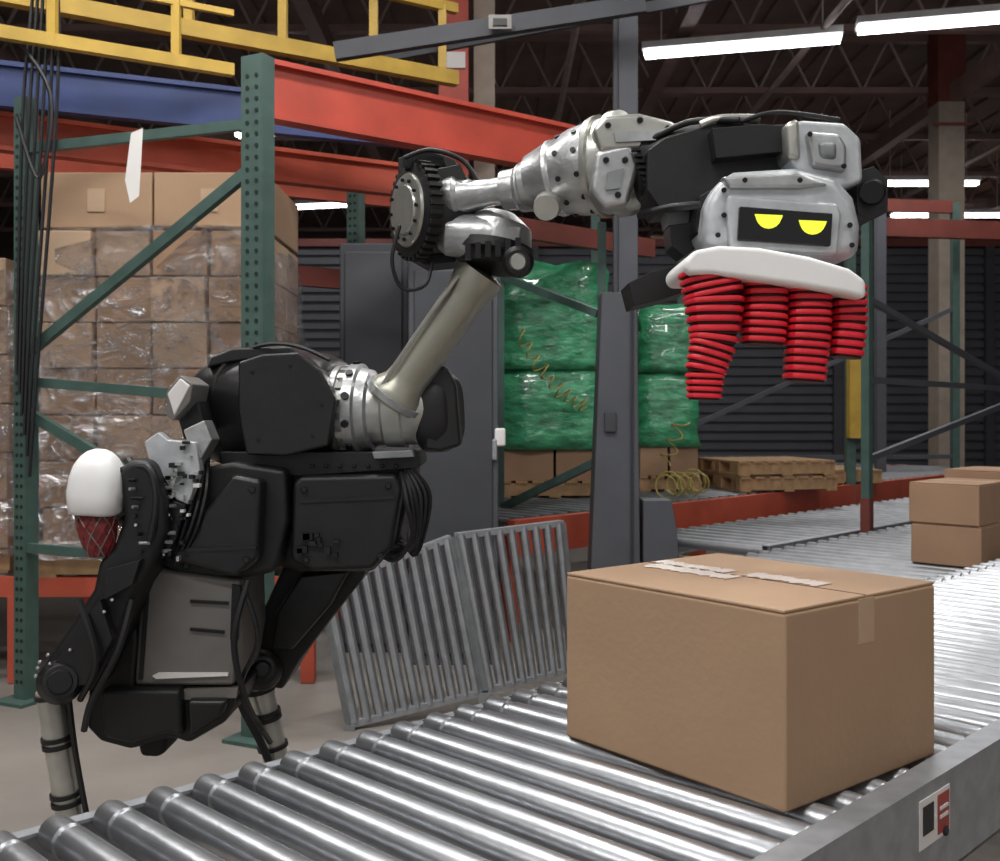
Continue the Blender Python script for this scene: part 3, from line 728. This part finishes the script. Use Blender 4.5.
q.path([p0+Vector((.05,-.02,.05)),p0+d*.4+Vector((.05,-.02,0)),p0+d*.95+Vector((.05,-.01,0))],.008,M['cable'],6)
q.make('shin',rb)
# right leg
q=B()
q.plate([(286,560),(372,556),(362,580),(332,618),(300,660),(282,690),(256,684),(247,655),(262,612)],3.08,3.28,M['black'])
q.plate([(300,575),(350,570),(330,606),(292,650),(270,650),(276,612)],3.02,3.12,M['blackg'])
q.lathe(V(262,670,3.02),V(262,670,3.3),[(0,.04),(.1,.06),(.9,.06),(1,.04)],M['black'],28)
q.lathe(V(262,670,3.02),V(262,670,3.0),[(0,.03),(1,.026)],M['boltd'],20)
q.make('thigh',rb,bevel=.02,seg=4)
q=B();p0=V(256,672,3.12);p1=V(285,800,3.15);d=p1-p0
q.tube(p0,p1,.04,M['silverp'],.036,24)
for t in (.12,.3,.34,.56,.8): q.lathe(p0+d*t,p0+d*(t+.03),[(0,.046),(1,.046)],M['black'],24)
q.path([V(242,660,3.05),V(240,700,3.05),V(262,745,3.05),V(280,790,3.1)],.012,M['cable'],8)
q.make('shin',rb)
q=B()
for (x,y,p) in ((-1.12,2.75,V(72,830,2.75)),(-.63,3.15,V(285,800,3.15))):
    c=Vector((x,y,.15)); w=Vector((.25,-.97,0)).normalized()
    q.lathe(c-w*.04,c+w*.04,[(0,.10),(.02,.135),(.2,.15),(.8,.15),(.98,.135),(1,.10)],M['rubber'],40)
    q.lathe(c-w*.05,c+w*.05,[(0,.04),(.1,.09),(.9,.09),(1,.04)],M['silverp'],30)
    q.tube(p,c+w*-.06,.034,M['black'],.04)
    q.tube(c-w*.08,c+w*.06,.03,M['boltd'])
q.make('wheels',rb,ang=30)
# tail counterweight
q=B()
q.plate([(142,566),(180,572),(240,580),(242,640),(234,686),(134,686),(138,620)],2.76,3.05,M['panelg'])
q.make('battery_case',rb,bevel=.012,seg=3)
q=B()
for pts in ([(190,600),(228,602),(228,605),(190,603)],[(190,628),(224,631),(224,634),(190,631)],[(152,676),(158,673),(228,673),(228,676),(156,679)]):
    q.plate(pts,2.752,2.77,M['label'] if pts[0][1]==676 else M['boltd'])
q.plate([(146,574),(150,574),(142,680),(138,680)],2.752,2.77,M['black'])
q.plate([(176,690),(238,688),(236,698),(176,700)],2.755,2.79,M['panelg'])
q.plate([(232,584),(240,586),(238,640),(230,640)],2.752,2.77,M['boltd'])
q.make('case_trim',rb,smooth=False)
q=B()
q.plate([(132,590),(138,640),(134,688),(178,692),(238,690),(234,706),(226,722),(188,744),(172,738),(130,750),(100,742),(86,728),(88,690),(96,640),(116,600)],2.76,3.1,M['black'])
q.plate([(100,690),(180,690),(182,738),(166,734),(130,744),(104,738)],2.72,2.8,M['black'])
q.plate([(186,700),(228,700),(222,716),(188,736)],2.73,2.8,M['blackg'])
q.plate([(136,738),(166,734),(166,752),(158,758),(140,757)],2.78,2.9,M['rubber'])
q.make('counterweight',rb,bevel=.014,seg=3)
q=B(); q.tube(V(150,572,2.9),V(230,540,2.95),.07,M['black']); q.tube(V(330,560,3.15),V(300,590,3.18),.07,M['black']);q.tube(V(160,520,2.85),V(120,500,2.75),.06,M['black']);q.make('hip_links',rb)

# ---------------- camera
cam=bpy.data.cameras.new('camera');co=bpy.data.objects.new('camera',cam);S.collection.objects.link(co)
co.location=(0,0,EYE);co.rotation_euler=(math.pi/2,0,0);cam.sensor_width=36;cam.lens=37.8;cam.shift_y=-.0185
cam.dof.use_dof=True;cam.dof.focus_distance=2.5;cam.dof.aperture_fstop=8
S.camera=co
S.view_settings.view_transform='Standard'; S.view_settings.exposure=0
